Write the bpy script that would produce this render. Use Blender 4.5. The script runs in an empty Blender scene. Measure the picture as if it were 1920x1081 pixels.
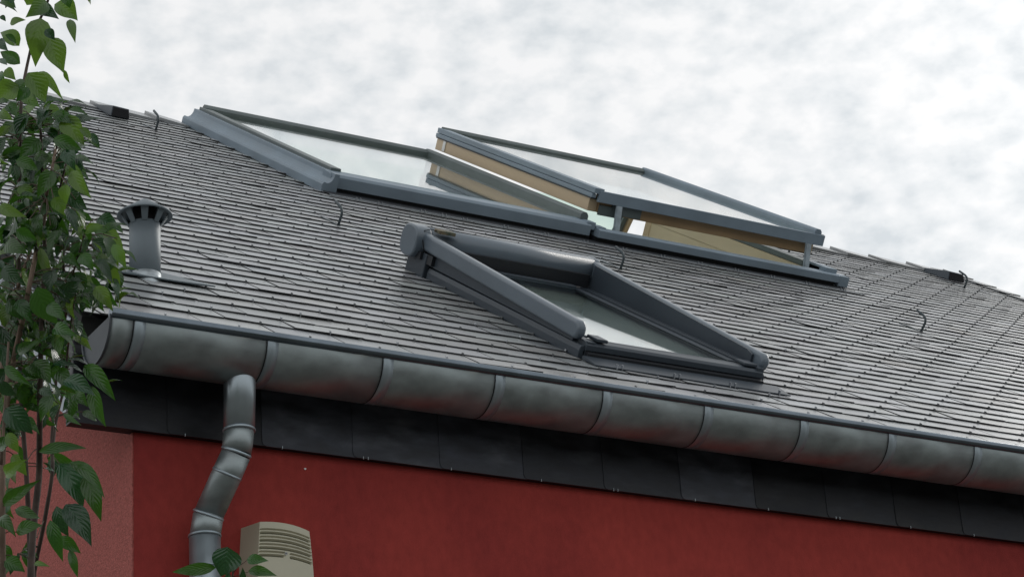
import bpy, bmesh, math, random
from mathutils import Vector, Matrix, noise as mnoise
R = math.radians
sc = bpy.context.scene
rnd = random.Random(7)

# ------------------------------------------------------------------ camera
GZ = -4.1                                    # ground height (origin = eave line of the slate roof)
cam_d = bpy.data.cameras.new("camera")
cam = bpy.data.objects.new("camera", cam_d)
sc.collection.objects.link(cam)
cam_d.sensor_width = 36
cam_d.lens = 4373.35 / 1920 * 36
cam_d.clip_start = 0.1
cam_d.clip_end = 3000
CAM = Vector((-2.30556, -5.46158, -2.50069))
AX = Vector((0.8599451, -0.50610594, -0.06596361))      # right
UP = Vector((-0.14794147, -0.3708684, 0.91682602))
FW = Vector((0.48847491, 0.77866129, 0.39380052))
m = Matrix((AX, UP, -FW)).transposed().to_4x4()
m.translation = CAM
cam.matrix_world = m
sc.camera = cam
sc.render.resolution_x, sc.render.resolution_y = 1024, 576

# ------------------------------------------------------------------ sky, sun, exposure
SUN_DIR = Vector((0.83, 0.36, 0.54)).normalized()       # towards the sun: veiled by cloud, to the right of the picture
w = bpy.data.worlds.new("World"); sc.world = w; w.use_nodes = True
nt = w.node_tree; N = nt.nodes; L = nt.links
N.clear()
out = N.new('ShaderNodeOutputWorld'); bg = N.new('ShaderNodeBackground'); bg.inputs[1].default_value = 0.1
sky = N.new('ShaderNodeTexSky'); sky.sky_type = 'NISHITA'; sky.sun_disc = False
sky.sun_elevation = math.asin(SUN_DIR.z); sky.sun_rotation = math.atan2(SUN_DIR.x, SUN_DIR.y)
tc = N.new('ShaderNodeTexCoord'); mp = N.new('ShaderNodeMapping'); mp.inputs['Scale'].default_value = (1, 1, 1.7)
n1 = N.new('ShaderNodeTexNoise'); n1.inputs['Scale'].default_value = 56; n1.inputs['Detail'].default_value = 4
n1.inputs['Roughness'].default_value = 0.5; n1.inputs['Distortion'].default_value = 0.0
n2 = N.new('ShaderNodeTexNoise'); n2.inputs['Scale'].default_value = 5; n2.inputs['Detail'].default_value = 3
add = N.new('ShaderNodeMath'); add.operation = 'MULTIPLY_ADD'; add.inputs[1].default_value = 0.62
L.new(tc.outputs['Generated'], mp.inputs[0]); L.new(mp.outputs[0], n1.inputs['Vector']); L.new(mp.outputs[0], n2.inputs['Vector'])
L.new(n2.outputs['Fac'], add.inputs[0]); L.new(n1.outputs['Fac'], add.inputs[2])
cr = N.new('ShaderNodeValToRGB')
cr.color_ramp.elements[0].position = 0.58; cr.color_ramp.elements[0].color = (0.70, 0.745, 0.775, 1)
cr.color_ramp.elements[1].position = 1.02; cr.color_ramp.elements[1].color = (1.0, 1.0, 1.0, 1)
e = cr.color_ramp.elements.new(0.79); e.color = (0.86, 0.885, 0.90, 1)
L.new(add.outputs[0], cr.inputs[0])
sc10 = N.new('ShaderNodeVectorMath'); sc10.operation = 'SCALE'; sc10.inputs['Scale'].default_value = 9.6
gd = N.new('ShaderNodeVectorMath'); gd.operation = 'DOT_PRODUCT'; gd.inputs[1].default_value = SUN_DIR
gm = N.new('ShaderNodeMath'); gm.operation = 'MAXIMUM'; gm.inputs[1].default_value = 0
gp = N.new('ShaderNodeMath'); gp.operation = 'POWER'; gp.inputs[1].default_value = 22
gs = N.new('ShaderNodeMath'); gs.operation = 'MULTIPLY_ADD'; gs.inputs[1].default_value = 9.3 * 0.5; gs.inputs[2].default_value = 9.3
L.new(tc.outputs['Generated'], gd.inputs[0]); L.new(gd.outputs['Value'], gm.inputs[0]); L.new(gm.outputs[0], gp.inputs[0]); L.new(gp.outputs[0], gs.inputs[0])
L.new(gs.outputs[0], sc10.inputs['Scale']); L.new(cr.outputs[0], sc10.inputs[0])
mx = N.new('ShaderNodeMix'); mx.data_type = 'RGBA'; mx.inputs['Factor'].default_value = 0.95
L.new(sky.outputs[0], mx.inputs['A']); L.new(sc10.outputs[0], mx.inputs['B'])
L.new(mx.outputs['Result'], bg.inputs[0]); L.new(bg.outputs[0], out.inputs[0])

sd = bpy.data.lights.new("sun", 'SUN'); so = bpy.data.objects.new("sun", sd); sc.collection.objects.link(so)
sd.energy = 0.8; sd.angle = R(22); sd.color = (1.0, 0.96, 0.9)
so.rotation_euler = SUN_DIR.to_track_quat('Z', 'Y').to_euler()
sc.view_settings.view_transform = 'Standard'; sc.view_settings.look = 'None'
sc.view_settings.exposure = 0.0; sc.view_settings.gamma = 1.0

# ------------------------------------------------------------------ materials
def mat(name, base, rough=0.5, metal=0.0, spec=0.5, var=0.0, vscale=6, bump=0.0, bscale=200, bdist=0.002,
        col2=None, c2scale=3, c2pos=(0.5, 0.7), attr=None, stretch=None, rvar=0.0, coat=0.0):
    mt = bpy.data.materials.new(name); mt.use_nodes = True
    nt = mt.node_tree; b = nt.nodes['Principled BSDF']
    b.inputs['Base Color'].default_value = (*base, 1); b.inputs['Roughness'].default_value = rough
    b.inputs['Metallic'].default_value = metal; b.inputs['Specular IOR Level'].default_value = spec
    b.inputs['Coat Weight'].default_value = coat; b.inputs['Coat Roughness'].default_value = 0.15
    tc = nt.nodes.new('ShaderNodeTexCoord'); vec = tc.outputs['Object']
    if stretch:
        mp = nt.nodes.new('ShaderNodeMapping'); mp.inputs['Scale'].default_value = stretch
        nt.links.new(vec, mp.inputs[0]); vec = mp.outputs[0]
    cur = None
    rgb = nt.nodes.new('ShaderNodeRGB'); rgb.outputs[0].default_value = (*base, 1); cur = rgb.outputs[0]
    if col2:
        n = nt.nodes.new('ShaderNodeTexNoise'); n.inputs['Scale'].default_value = c2scale; n.inputs['Detail'].default_value = 6
        nt.links.new(vec, n.inputs['Vector'])
        mr = nt.nodes.new('ShaderNodeMapRange'); mr.inputs['From Min'].default_value = c2pos[0]; mr.inputs['From Max'].default_value = c2pos[1]
        nt.links.new(n.outputs['Fac'], mr.inputs['Value'])
        x = nt.nodes.new('ShaderNodeMix'); x.data_type = 'RGBA'; x.inputs['B'].default_value = (*col2, 1)
        nt.links.new(mr.outputs[0], x.inputs['Factor']); nt.links.new(cur, x.inputs['A']); cur = x.outputs['Result']
    if var:
        n = nt.nodes.new('ShaderNodeTexNoise'); n.inputs['Scale'].default_value = vscale; n.inputs['Detail'].default_value = 6
        nt.links.new(vec, n.inputs['Vector'])
        mr = nt.nodes.new('ShaderNodeMapRange'); mr.inputs['From Min'].default_value = 0.3; mr.inputs['From Max'].default_value = 0.7
        mr.inputs['To Min'].default_value = 1 - var; mr.inputs['To Max'].default_value = 1 + var
        nt.links.new(n.outputs['Fac'], mr.inputs['Value'])
        x = nt.nodes.new('ShaderNodeVectorMath'); x.operation = 'SCALE'
        nt.links.new(cur, x.inputs[0]); nt.links.new(mr.outputs[0], x.inputs['Scale']); cur = x.outputs[0]
        if rvar:
            m2 = nt.nodes.new('ShaderNodeMapRange'); m2.inputs['From Min'].default_value = 0.3; m2.inputs['From Max'].default_value = 0.7
            m2.inputs['To Min'].default_value = rough - rvar; m2.inputs['To Max'].default_value = rough + rvar
            nt.links.new(n.outputs['Fac'], m2.inputs['Value']); nt.links.new(m2.outputs[0], b.inputs['Roughness'])
    if attr:
        a = nt.nodes.new('ShaderNodeAttribute'); a.attribute_name = attr
        x = nt.nodes.new('ShaderNodeMix'); x.data_type = 'RGBA'; x.blend_type = 'MULTIPLY'; x.inputs['Factor'].default_value = 1
        nt.links.new(cur, x.inputs['A']); nt.links.new(a.outputs['Color'], x.inputs['B']); cur = x.outputs['Result']
    nt.links.new(cur, b.inputs['Base Color'])
    if bump:
        n = nt.nodes.new('ShaderNodeTexNoise'); n.inputs['Scale'].default_value = bscale; n.inputs['Detail'].default_value = 4
        nt.links.new(vec, n.inputs['Vector'])
        bp = nt.nodes.new('ShaderNodeBump'); bp.inputs['Strength'].default_value = bump; bp.inputs['Distance'].default_value = bdist
        nt.links.new(n.outputs['Fac'], bp.inputs['Height']); nt.links.new(bp.outputs[0], b.inputs['Normal'])
    return mt

M = {}
M['slate'] = mat('slate', (0.235, 0.242, 0.245), rough=0.31, spec=1.0, var=0.13, vscale=5, rvar=0.06, bump=0.12, bscale=60,
                 bdist=0.002, attr='tone', col2=(0.20, 0.165, 0.11), c2scale=2.3, c2pos=(0.66, 0.82))
M['slate_edge'] = mat('slate_edge', (0.045, 0.046, 0.048), rough=0.9, spec=0.1)
M['hook_wire'] = mat('hook_wire', (0.13, 0.135, 0.14), rough=0.6, metal=0.2)
M['hook_bright'] = mat('hook_bright', (0.55, 0.57, 0.6), rough=0.3, metal=1.0)
M['deck'] = mat('deck', (0.02, 0.02, 0.02), rough=0.9)
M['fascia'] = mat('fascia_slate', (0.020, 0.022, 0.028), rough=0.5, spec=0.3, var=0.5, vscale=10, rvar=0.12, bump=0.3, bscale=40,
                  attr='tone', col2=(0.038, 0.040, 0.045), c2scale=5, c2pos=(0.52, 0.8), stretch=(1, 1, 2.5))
M['barge'] = mat('barge_slate', (0.34, 0.38, 0.43), rough=0.5, var=0.12, vscale=4)  # slate cladding in lighter grey, its sky reflection put into the colour
M['zinc'] = mat('weathered_zinc', (0.30, 0.34, 0.345), rough=0.46, metal=0.80, var=0.16, vscale=14, rvar=0.06, bump=0.04, bscale=7, bdist=0.008,
                col2=(0.25, 0.275, 0.28), c2scale=11, c2pos=(0.47, 0.75), stretch=(1, 1, 1.8))
M['zinc_new'] = mat('brighter_zinc', (0.36, 0.41, 0.44), rough=0.36, metal=0.9, var=0.15, vscale=9, rvar=0.08)
M['zinc_dull'] = mat('dull_zinc', (0.13, 0.16, 0.178), rough=0.5, metal=0.2, var=0.12, vscale=9)
M['bead_zinc'] = mat('bead_zinc', (0.15, 0.18, 0.21), rough=0.22, metal=0.9, var=0.15, vscale=12)
M['strap_zinc'] = mat('strap_zinc', (0.34, 0.395, 0.43), rough=0.47, metal=0.85, var=0.14, vscale=12)
M['solder'] = mat('solder', (0.36, 0.40, 0.42), rough=0.4, metal=0.6, var=0.25, vscale=40, bump=0.5, bscale=60)
M['frame_blue'] = mat('blue_grey_aluminium', (0.20, 0.255, 0.305), rough=0.48, spec=0.4, var=0.12, vscale=5, rvar=0.05)
M['frame_dark'] = mat('weathered_green_grey', (0.10, 0.125, 0.125), rough=0.5, var=0.15, vscale=6)
M['anthracite'] = mat('anthracite_coating', (0.042, 0.054, 0.068), rough=0.42, spec=0.35, var=0.10, vscale=4, rvar=0.04)
M['anthracite_dark'] = mat('black_trim_and_shade', (0.012, 0.014, 0.018), rough=0.5)  # black trim and gasket; also colours the shadow band under the window rails
M['roller_grey'] = mat('grey_awning_coating', (0.115, 0.145, 0.175), rough=0.30, spec=0.6, var=0.08, vscale=5)
M['wood'] = mat('pine_wood', (0.54, 0.41, 0.26), rough=0.45, var=0.12, vscale=6, stretch=(1, 0.12, 1))
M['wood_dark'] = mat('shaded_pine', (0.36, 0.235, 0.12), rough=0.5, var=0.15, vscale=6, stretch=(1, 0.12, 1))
M['lining'] = mat('lining_board', (0.60, 0.49, 0.33), rough=0.7, var=0.05, vscale=3)
M['white'] = mat('white_plastic', (0.75, 0.75, 0.73), rough=0.4)
M['wall_red'] = mat('red_plaster', (0.36, 0.047, 0.037), rough=0.85, spec=0.25, var=0.10, vscale=30, bump=0.5, bscale=260, bdist=0.002,
                    col2=(0.235, 0.028, 0.026), c2scale=1.4, c2pos=(0.35, 0.7), stretch=(1.2, 1.2, .8))
M['wall_lit_pink'] = mat('lit_pink_roughcast', (0.40, 0.115, 0.098), rough=0.9, spec=0.25, var=0.26, vscale=130, bump=0.8, bscale=190, bdist=0.008)  # coarse roughcast; the gable's brighter light is put in as paler pink
M['cream'] = mat('cream_plastic', (0.48, 0.455, 0.345), rough=0.45, var=0.05, vscale=8)
M['cream_groove'] = mat('dark_groove', (0.10, 0.095, 0.06), rough=0.8)  # slots coloured darker than the cover
M['screw'] = mat('screw_steel', (0.25, 0.25, 0.24), rough=0.4, metal=0.8)
M['bark'] = mat('bark', (0.065, 0.045, 0.035), rough=0.8, var=0.4, vscale=30, bump=0.6, bscale=90)
M['bark_light'] = mat('pale_bark', (0.16, 0.11, 0.08), rough=0.8, var=0.35, vscale=25, bump=0.6, bscale=90)
M['twig'] = mat('reddish_twig', (0.075, 0.05, 0.028), rough=0.6)
M['ground'] = mat('ground', (0.10, 0.10, 0.088), rough=0.95, var=0.3, vscale=0.8)
M['mossy'] = mat('mossy_wood_block', (0.20, 0.15, 0.09), rough=0.8, col2=(0.06, 0.075, 0.055), c2scale=25, c2pos=(0.4, 0.6))
M['blind'] = mat('grey_blind', (0.34, 0.38, 0.36), rough=0.8, var=0.06, vscale=8)
M['hook_iron'] = mat('hook_iron', (0.05, 0.066, 0.075), rough=0.45, metal=0.3)
M['stop_zinc'] = mat('dark_zinc', (0.06, 0.07, 0.08), rough=0.6, metal=0.1, var=0.2)
M['strut_metal'] = mat('strut_metal', (0.34, 0.40, 0.44), rough=0.5, metal=0.3, var=0.2, vscale=30)
M['black'] = mat('black_opening', (0.006, 0.006, 0.008), rough=0.9)

def glass_mat(name, tint, rough=0.015):
    mt = bpy.data.materials.new(name); mt.use_nodes = True; nt = mt.node_tree
    nt.nodes.clear(); o = nt.nodes.new('ShaderNodeOutputMaterial')
    lw = nt.nodes.new('ShaderNodeLayerWeight'); lw.inputs['Blend'].default_value = 0.5
    p = nt.nodes.new('ShaderNodeMath'); p.operation = 'POWER'; p.inputs[1].default_value = 5
    q = nt.nodes.new('ShaderNodeMath'); q.operation = 'MULTIPLY_ADD'; q.inputs[1].default_value = 0.96; q.inputs[2].default_value = 0.04
    tr = nt.nodes.new('ShaderNodeBsdfTransparent'); tr.inputs[0].default_value = (*tint, 1)
    gl = nt.nodes.new('ShaderNodeBsdfGlossy'); gl.inputs['Roughness'].default_value = rough; gl.inputs['Color'].default_value = (0.98, 0.985, 0.98, 1)
    mx = nt.nodes.new('ShaderNodeMixShader')
    nt.links.new(lw.outputs['Facing'], p.inputs[0]); nt.links.new(p.outputs[0], q.inputs[0]); nt.links.new(q.outputs[0], mx.inputs[0])
    nt.links.new(tr.outputs[0], mx.inputs[1]); nt.links.new(gl.outputs[0], mx.inputs[2]); nt.links.new(mx.outputs[0], o.inputs[0])
    return mt
M['glass'] = glass_mat('window_glass', (0.90, 0.93, 0.92))
M['glass_green'] = glass_mat('green_glass', (0.86, 0.94, 0.90))

def leaf_mat(name, c, tr_c, tw=0.35):
    mt = bpy.data.materials.new(name); mt.use_nodes = True; nt = mt.node_tree; b = nt.nodes['Principled BSDF']
    b.inputs['Roughness'].default_value = 0.20; b.inputs['Specular IOR Level'].default_value = 0.6
    uv = nt.nodes.new('ShaderNodeUVMap'); uv.uv_map = 'UVMap'
    sep = nt.nodes.new('ShaderNodeSeparateXYZ'); nt.links.new(uv.outputs[0], sep.inputs[0])
    ab = nt.nodes.new('ShaderNodeMath'); ab.operation = 'ABSOLUTE'; nt.links.new(sep.outputs['X'], ab.inputs[0])
    # side veins: stripes slanting away from the midrib
    a1 = nt.nodes.new('ShaderNodeMath'); a1.operation = 'MULTIPLY_ADD'; a1.inputs[1].default_value = -0.35
    nt.links.new(ab.outputs[0], a1.inputs[0]); nt.links.new(sep.outputs['Y'], a1.inputs[2])
    a2 = nt.nodes.new('ShaderNodeMath'); a2.operation = 'MULTIPLY'; a2.inputs[1].default_value = 7 * 2 * math.pi
    nt.links.new(a1.outputs[0], a2.inputs[0])
    a3 = nt.nodes.new('ShaderNodeMath'); a3.operation = 'SINE'; nt.links.new(a2.outputs[0], a3.inputs[0])
    mid = nt.nodes.new('ShaderNodeMapRange'); mid.inputs['From Min'].default_value = 0.0; mid.inputs['From Max'].default_value = 0.09
    mid.inputs['To Min'].default_value = 1; mid.inputs['To Max'].default_value = 0; nt.links.new(ab.outputs[0], mid.inputs['Value'])
    at = nt.nodes.new('ShaderNodeAttribute'); at.attribute_name = 'tone'
    x = nt.nodes.new('ShaderNodeMix'); x.data_type = 'RGBA'; x.blend_type = 'MULTIPLY'; x.inputs['Factor'].default_value = 1
    x.inputs['A'].default_value = (*c, 1); nt.links.new(at.outputs['Color'], x.inputs['B'])
    y = nt.nodes.new('ShaderNodeMix'); y.data_type = 'RGBA'; y.inputs['B'].default_value = (c[0] * 1.8, c[1] * 1.5, c[2] * 1.7, 1)
    f = nt.nodes.new('ShaderNodeMath'); f.operation = 'MULTIPLY'; f.inputs[1].default_value = 0.28
    nt.links.new(mid.outputs[0], f.inputs[0]); nt.links.new(f.outputs[0], y.inputs['Factor'])
    nt.links.new(x.outputs['Result'], y.inputs['A']); nt.links.new(y.outputs['Result'], b.inputs['Base Color'])
    bp = nt.nodes.new('ShaderNodeBump'); bp.inputs['Strength'].default_value = 0.30; bp.inputs['Distance'].default_value = 0.0012
    nt.links.new(a3.outputs[0], bp.inputs['Height']); nt.links.new(bp.outputs[0], b.inputs['Normal'])
    t = nt.nodes.new('ShaderNodeBsdfTranslucent'); t.inputs[0].default_value = (*tr_c, 1)
    ms = nt.nodes.new('ShaderNodeMixShader'); ms.inputs[0].default_value = tw
    o = nt.nodes['Material Output']
    nt.links.new(b.outputs[0], ms.inputs[1]); nt.links.new(t.outputs[0], ms.inputs[2]); nt.links.new(ms.outputs[0], o.inputs[0])
    return mt
M['leaf'] = leaf_mat('leaf_green', (0.016, 0.066, 0.010), (0.06, 0.18, 0.012), .30)
M['leaf_y'] = leaf_mat('leaf_young_green', (0.045, 0.115, 0.018), (0.15, 0.28, 0.03), 0.38)
M['leaf_b'] = leaf_mat('leaf_bluish_green', (0.012, 0.056, 0.022), (0.05, 0.14, 0.03), 0.18)

# ------------------------------------------------------------------ helpers
def tag(o, label=None, cat=None, group=None, kind=None):
    if label: o['label'] = label
    if cat: o['category'] = cat
    if group: o['group'] = group
    if kind: o['kind'] = kind
    return o
TH = R(35); CT, ST = math.cos(TH), math.sin(TH)
def RW(u, v, h=0.0):                                  # roof coordinates -> world
    return Vector((u, v * CT - h * ST, v * ST + h * CT))
def empty(name, loc=(0, 0, 0), rx=0.0):
    o = bpy.data.objects.new(name, None); o.empty_display_size = 0.1
    sc.collection.objects.link(o); o.location = loc; o.rotation_euler = (rx, 0, 0)
    return o
class MB:
    def __init__(s): s.bm = bmesh.new()
    def box(s, x0, x1, y0, y1, z0, z1, mi=0):
        vs = [s.bm.verts.new((x, y, z)) for x in (x0, x1) for y in (y0, y1) for z in (z0, z1)]
        for q in ((0, 1, 3, 2), (4, 6, 7, 5), (0, 4, 5, 1), (2, 3, 7, 6), (0, 2, 6, 4), (1, 5, 7, 3)):
            f = s.bm.faces.new([vs[i] for i in q]); f.material_index = mi
        return s
    def hexa(s, p, mi=0):                             # 8 points: bottom ring 0-3, top ring 4-7
        vs = [s.bm.verts.new(q) for q in p]
        for q in ((3, 2, 1, 0), (4, 5, 6, 7), (0, 1, 5, 4), (1, 2, 6, 5), (2, 3, 7, 6), (3, 0, 4, 7)):
            f = s.bm.faces.new([vs[i] for i in q]); f.material_index = mi
        return s
    def prism(s, prof, axis, a, b, mi=0, smooth=False):
        """closed profile extruded along axis: 'x' -> prof=(y,z); 'y' -> prof=(x,z); 'z' -> prof=(x,y). a, b may be functions of the profile point."""
        def P(q, t):
            t = t(q) if callable(t) else t
            return {'x': (t, q[0], q[1]), 'y': (q[0], t, q[1]), 'z': (q[0], q[1], t)}[axis]
        A = [s.bm.verts.new(P(q, a)) for q in prof]; B = [s.bm.verts.new(P(q, b)) for q in prof]
        n = len(prof)
        for i in range(n):
            f = s.bm.faces.new((A[i], A[(i + 1) % n], B[(i + 1) % n], B[i])); f.material_index = mi; f.smooth = smooth
        for c in (A[::-1], B):
            f = s.bm.faces.new(c); f.material_index = mi
        return s
    def tube(s, pts, r, n=12, mi=0, cap=True, smooth=True, flat=None):
        pts = [Vector(p) for p in pts]; rr = r if isinstance(r, (list, tuple)) else [r] * len(pts)
        ring = []; prev = None
        for i, p in enumerate(pts):
            t = (pts[min(i + 1, len(pts) - 1)] - pts[max(i - 1, 0)]).normalized()
            if prev is None:
                a = t.cross(Vector((0, 0, 1)) if abs(t.z) < .9 else Vector((1, 0, 0))).normalized()
            else:
                a = (prev - t * prev.dot(t)).normalized()
            prev = a; b = t.cross(a)
            k = 1.0
            if 0 < i < len(pts) - 1:
                d1 = (pts[i] - pts[i - 1]).normalized(); k = 1 / max(.5, abs(d1.dot(t)))
            ring.append([s.bm.verts.new(p + rr[i] * (math.cos(2 * math.pi * j / n) * a + (flat or 1) * math.sin(2 * math.pi * j / n) * b)) for j in range(n)])
        for i in range(len(ring) - 1):
            for j in range(n):
                f = s.bm.faces.new((ring[i][j], ring[i][(j + 1) % n], ring[i + 1][(j + 1) % n], ring[i + 1][j])); f.smooth = smooth; f.material_index = mi
        if cap:
            for c in (ring[0][::-1], ring[-1]): f = s.bm.faces.new(c); f.material_index = mi
        return s
    def lathe(s, prof, c, n=32, mi=0, smooth=True):      # profile (r,z) about a vertical axis through c
        rings = []
        for r, z in prof:
            if r < 1e-6: rings.append([s.bm.verts.new((c[0], c[1], c[2] + z))])
            else: rings.append([s.bm.verts.new((c[0] + r * math.cos(2 * math.pi * j / n), c[1] + r * math.sin(2 * math.pi * j / n), c[2] + z)) for j in range(n)])
        for A, B in zip(rings, rings[1:]):
            for j in range(n):
                k = (j + 1) % n
                if len(A) == 1 and len(B) == 1: continue
                if len(A) == 1: q = (A[0], B[k], B[j])
                elif len(B) == 1: q = (A[j], A[k], B[0])
                else: q = (A[j], A[k], B[k], B[j])
                f = s.bm.faces.new(q); f.smooth = smooth; f.material_index = mi
        return s
    def build(s, name, mats, parent=None, bevel=0.0, bseg=2, local=True, recalc=True):
        if recalc: bmesh.ops.recalc_face_normals(s.bm, faces=s.bm.faces)
        me = bpy.data.meshes.new(name); s.bm.to_mesh(me); s.bm.free()
        for k in (mats if isinstance(mats, (list, tuple)) else [mats]): me.materials.append(M[k])
        o = bpy.data.objects.new(name, me); sc.collection.objects.link(o)
        if parent is not None: o.parent = parent
        if bevel:
            md = o.modifiers.new('bevel', 'BEVEL'); md.width = bevel; md.segments = bseg; md.limit_method = 'ANGLE'; md.angle_limit = R(40)
            md.harden_normals = False
        return o

# ------------------------------------------------------------------ ground
g = MB(); S = 900; n = 24
vs = [[g.bm.verts.new((-S + 2 * S * i / n, -S + 2 * S * j / n, 0)) for j in range(n + 1)] for i in range(n + 1)]
for i in range(n):
    for j in range(n): g.bm.faces.new((vs[i][j], vs[i + 1][j], vs[i + 1][j + 1], vs[i][j + 1]))
go = g.build('ground', 'ground'); go.location = (0, 0, GZ); tag(go, kind='structure')

# ------------------------------------------------------------------ house
W = 0.22; EX = 0.1137                                   # slate width and exposed height of one course
UL, UR, VR = -0.265, 7.30, 5.60                         # left verge, right verge, ridge
YW = 0.03; XG = -0.083; XR = 7.2                        # front wall face, gable wall faces
YB = 2 * VR * CT - YW
YRI, ZRI = VR * CT, VR * ST
house = empty('slate_roof_house', (0, 0, GZ))
tag(house, 'red plastered house under a pitched grey slate roof, walls, verge and slate hung eaves board', 'house')
HO = Matrix.Translation((0, 0, -GZ))
def hpart(o):                                          # the house empty stands on the ground; its parts are modelled in world space
    o.parent = house; o.matrix_parent_inverse = HO @ Matrix.Identity(4); return o
HOLES = [(2.10, 3.47, 3.76, 5.60), (3.55, 4.90, 3.82, 5.60), (1.60, 2.24, 0.46, 1.54), (4.90, 5.10, 5.44, 5.60)]

# walls
b = MB(); b.box(XG + .004, XR, YW, YW + .3, GZ - .05, -.336); hpart(b.build('wall', 'wall_red'))
# gable wall: pentagon following the underside of the roof
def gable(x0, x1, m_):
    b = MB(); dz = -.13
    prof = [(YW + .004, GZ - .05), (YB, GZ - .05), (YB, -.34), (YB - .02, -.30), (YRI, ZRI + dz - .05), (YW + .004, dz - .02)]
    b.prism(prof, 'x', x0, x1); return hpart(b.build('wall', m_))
o = gable(XG, XG + .3, 'wall_lit_pink'); o['label'] = 'roughcast gable wall, coloured paler pink for its stronger light'
gable(XR - .3, XR - .004, 'wall_red')
b = MB(); b.box(XG + .3, XR - .3, YB - .3, YB - .004, GZ - .05, -.34); hpart(b.build('wall', 'wall_red'))
b = MB()
b.prism([(.424 + .0035 * math.cos(a) * (1 + .3 * math.sin(3 * a)), -.382 + .0028 * math.sin(a)) for a in [k * .7 for k in range(9)]], 'y', YW - .002, YW + .01)
o = hpart(b.build('plaster_chip', 'white'))

# roof deck under the slates with openings (in roof coordinates)
def deck(us, vs_, h0, h1, holes, b):
    us = sorted(set(us)); vs_ = sorted(set(vs_))
    for a, c in zip(us, us[1:]):
        for d, e_ in zip(vs_, vs_[1:]):
            cu, cv = (a + c) / 2, (d + e_) / 2
            if any(h[0] < cu < h[1] and h[2] < cv < h[3] for h in holes): continue
            b.box(a, c, d, e_, h0, h1)
b = MB()
us = [UL + .01, UR - .01]; vv = [-.07, VR]
for h in HOLES: us += h[:2]; vv += h[2:]
deck(us, vv, -.12, -.022, HOLES, b)
o = hpart(b.build('roof_deck', 'deck')); o.rotation_euler = (TH, 0, 0)
# rear slope, its own big glazed opening next to the ridge
BH = (2.10, 4.88)
b = MB()
back = [(UL, 2.1, 0, 5.7), (5.2, UR, 0, 5.7), (2.1, 5.2, 1.7, 5.7)]
for a, c, d, e_ in back: b.box(a, c, -e_, -d, -.12, -.006)
o = hpart(b.build('rear_roof_slope', 'slate')); o.location = (0, YRI, ZRI); o.rotation_euler = (-TH, 0, 0)
o.matrix_parent_inverse = HO
o.scale = (1, -1, 1); o.data.flip_normals()

# slates: every slate is a thin tilted slab
bm = bmesh.new(); tone = bm.loops.layers.float_color.new('tone')
def slate(cu, v, row):
    du, dv = rnd.gauss(0, .0012), rnd.gauss(0, .0016)
    rot = rnd.gauss(0, .004); lift = max(0, rnd.gauss(0, .0008)) + (rnd.random() < .03) * rnd.uniform(.001, .0022)
    th = .0040 + rnd.uniform(-.0008, .0018); hw = W / 2 - .0022; Ln = .255
    if v + Ln > VR: Ln = VR - v
    tl = rnd.gauss(0, .0009)
    P = []
    for hh in (-th, 0):
        for (x, y) in ((-hw, 0), (hw, 0), (hw, Ln), (-hw, Ln)):
            z = lift * (1 - y / Ln) + hh - .0110 * (y / .255) + tl * x / hw * (1 - y / Ln)
            ca, sa = math.cos(rot), math.sin(rot)
            uu = cu + du + x * ca - y * sa; vv_ = v + dv + x * sa + y * ca
            uu = min(max(uu, UL), UR)
            if cu > 4.8 and 3.6 < v < 5.5: uu = max(uu, 4.945)
            P.append(bm.verts.new((uu, vv_, z)))
    if max(p.co.x for p in P) - min(p.co.x for p in P) < .03:
        for p in P: bm.verts.remove(p)
        return
    k = rnd.gauss(1, .15) * (.8 if rnd.random() < .06 else 1); k = max(.62, min(1.5, k)); c = (k * rnd.uniform(.96, 1.04), k, k * rnd.uniform(.96, 1.05), 1)
    # slight dips along the tail edge (hand-split slate)
    for q, mi in (((4, 5, 6, 7), 0), ((0, 1, 5, 4), 1), ((1, 2, 6, 5), 1), ((3, 0, 4, 7), 1), ((3, 2, 1, 0), 1)):
        f = bm.faces.new([P[i] for i in q]); f.material_index = mi
        for l in f.loops: l[tone] = c
    # wire hook at the middle of the tail
    if UL + .02 < cu < UR - .02:
        br = rnd.random(); near = (v < .75 and .9 < cu < 2.7) or (v < .5 and cu < .9 and br < .5)
        mi = 3 if (near and br < .55) or br < .012 else 2
        hb = .001 if mi == 2 else .003; hwid = .0016 if mi == 2 else .0014
        x0, x1 = cu - hwid, cu + hwid; z0, z1 = -.007, hb + lift + .003
        y0, y1 = v + dv - .004, v + dv + .006
        vs = [bm.verts.new((x, y, z)) for x in (x0, x1) for y in (y0, y1) for z in (z0, z1)]
        for q in ((0, 1, 3, 2), (4, 6, 7, 5), (0, 4, 5, 1), (2, 3, 7, 6), (0, 2, 6, 4), (1, 5, 7, 3)):
            f = bm.faces.new([vs[i] for i in q]); f.material_index = mi
            for l in f.loops: l[tone] = (1, 1, 1, 1)
SH = [(2.07, 4.95, 3.70, 5.60), (1.56, 2.27, 0.36, 1.57), (.115, .19, .56, .67), (4.90, 5.15, 5.44, 5.9)]
nrow = int(VR / EX)
for r in range(-1, nrow + 1):
    v = r * EX
    if v > VR - .03: break
    k0 = int((UL - .3) / W) - 2 - r // 2
    for k in range(-60, 60):
        cu = (k + .5 * (r % 2)) * W
        if cu < UL - W * .45 or cu > UR + W * .45: continue
        if any(h[0] < cu < h[1] and h[2] - .03 < v < h[3] - .12 for h in SH): continue
        if any(h[0] < cu < h[1] and v < h[2] < v + .10 for h in SH[:1]): pass
        slate(cu, v, r)
bmesh.ops.recalc_face_normals(bm, faces=bm.faces)
me = bpy.data.meshes.new('slate_roof'); bm.to_mesh(me); bm.free()
for k in ('slate', 'slate_edge', 'hook_wire', 'hook_bright'): me.materials.append(M[k])
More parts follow.
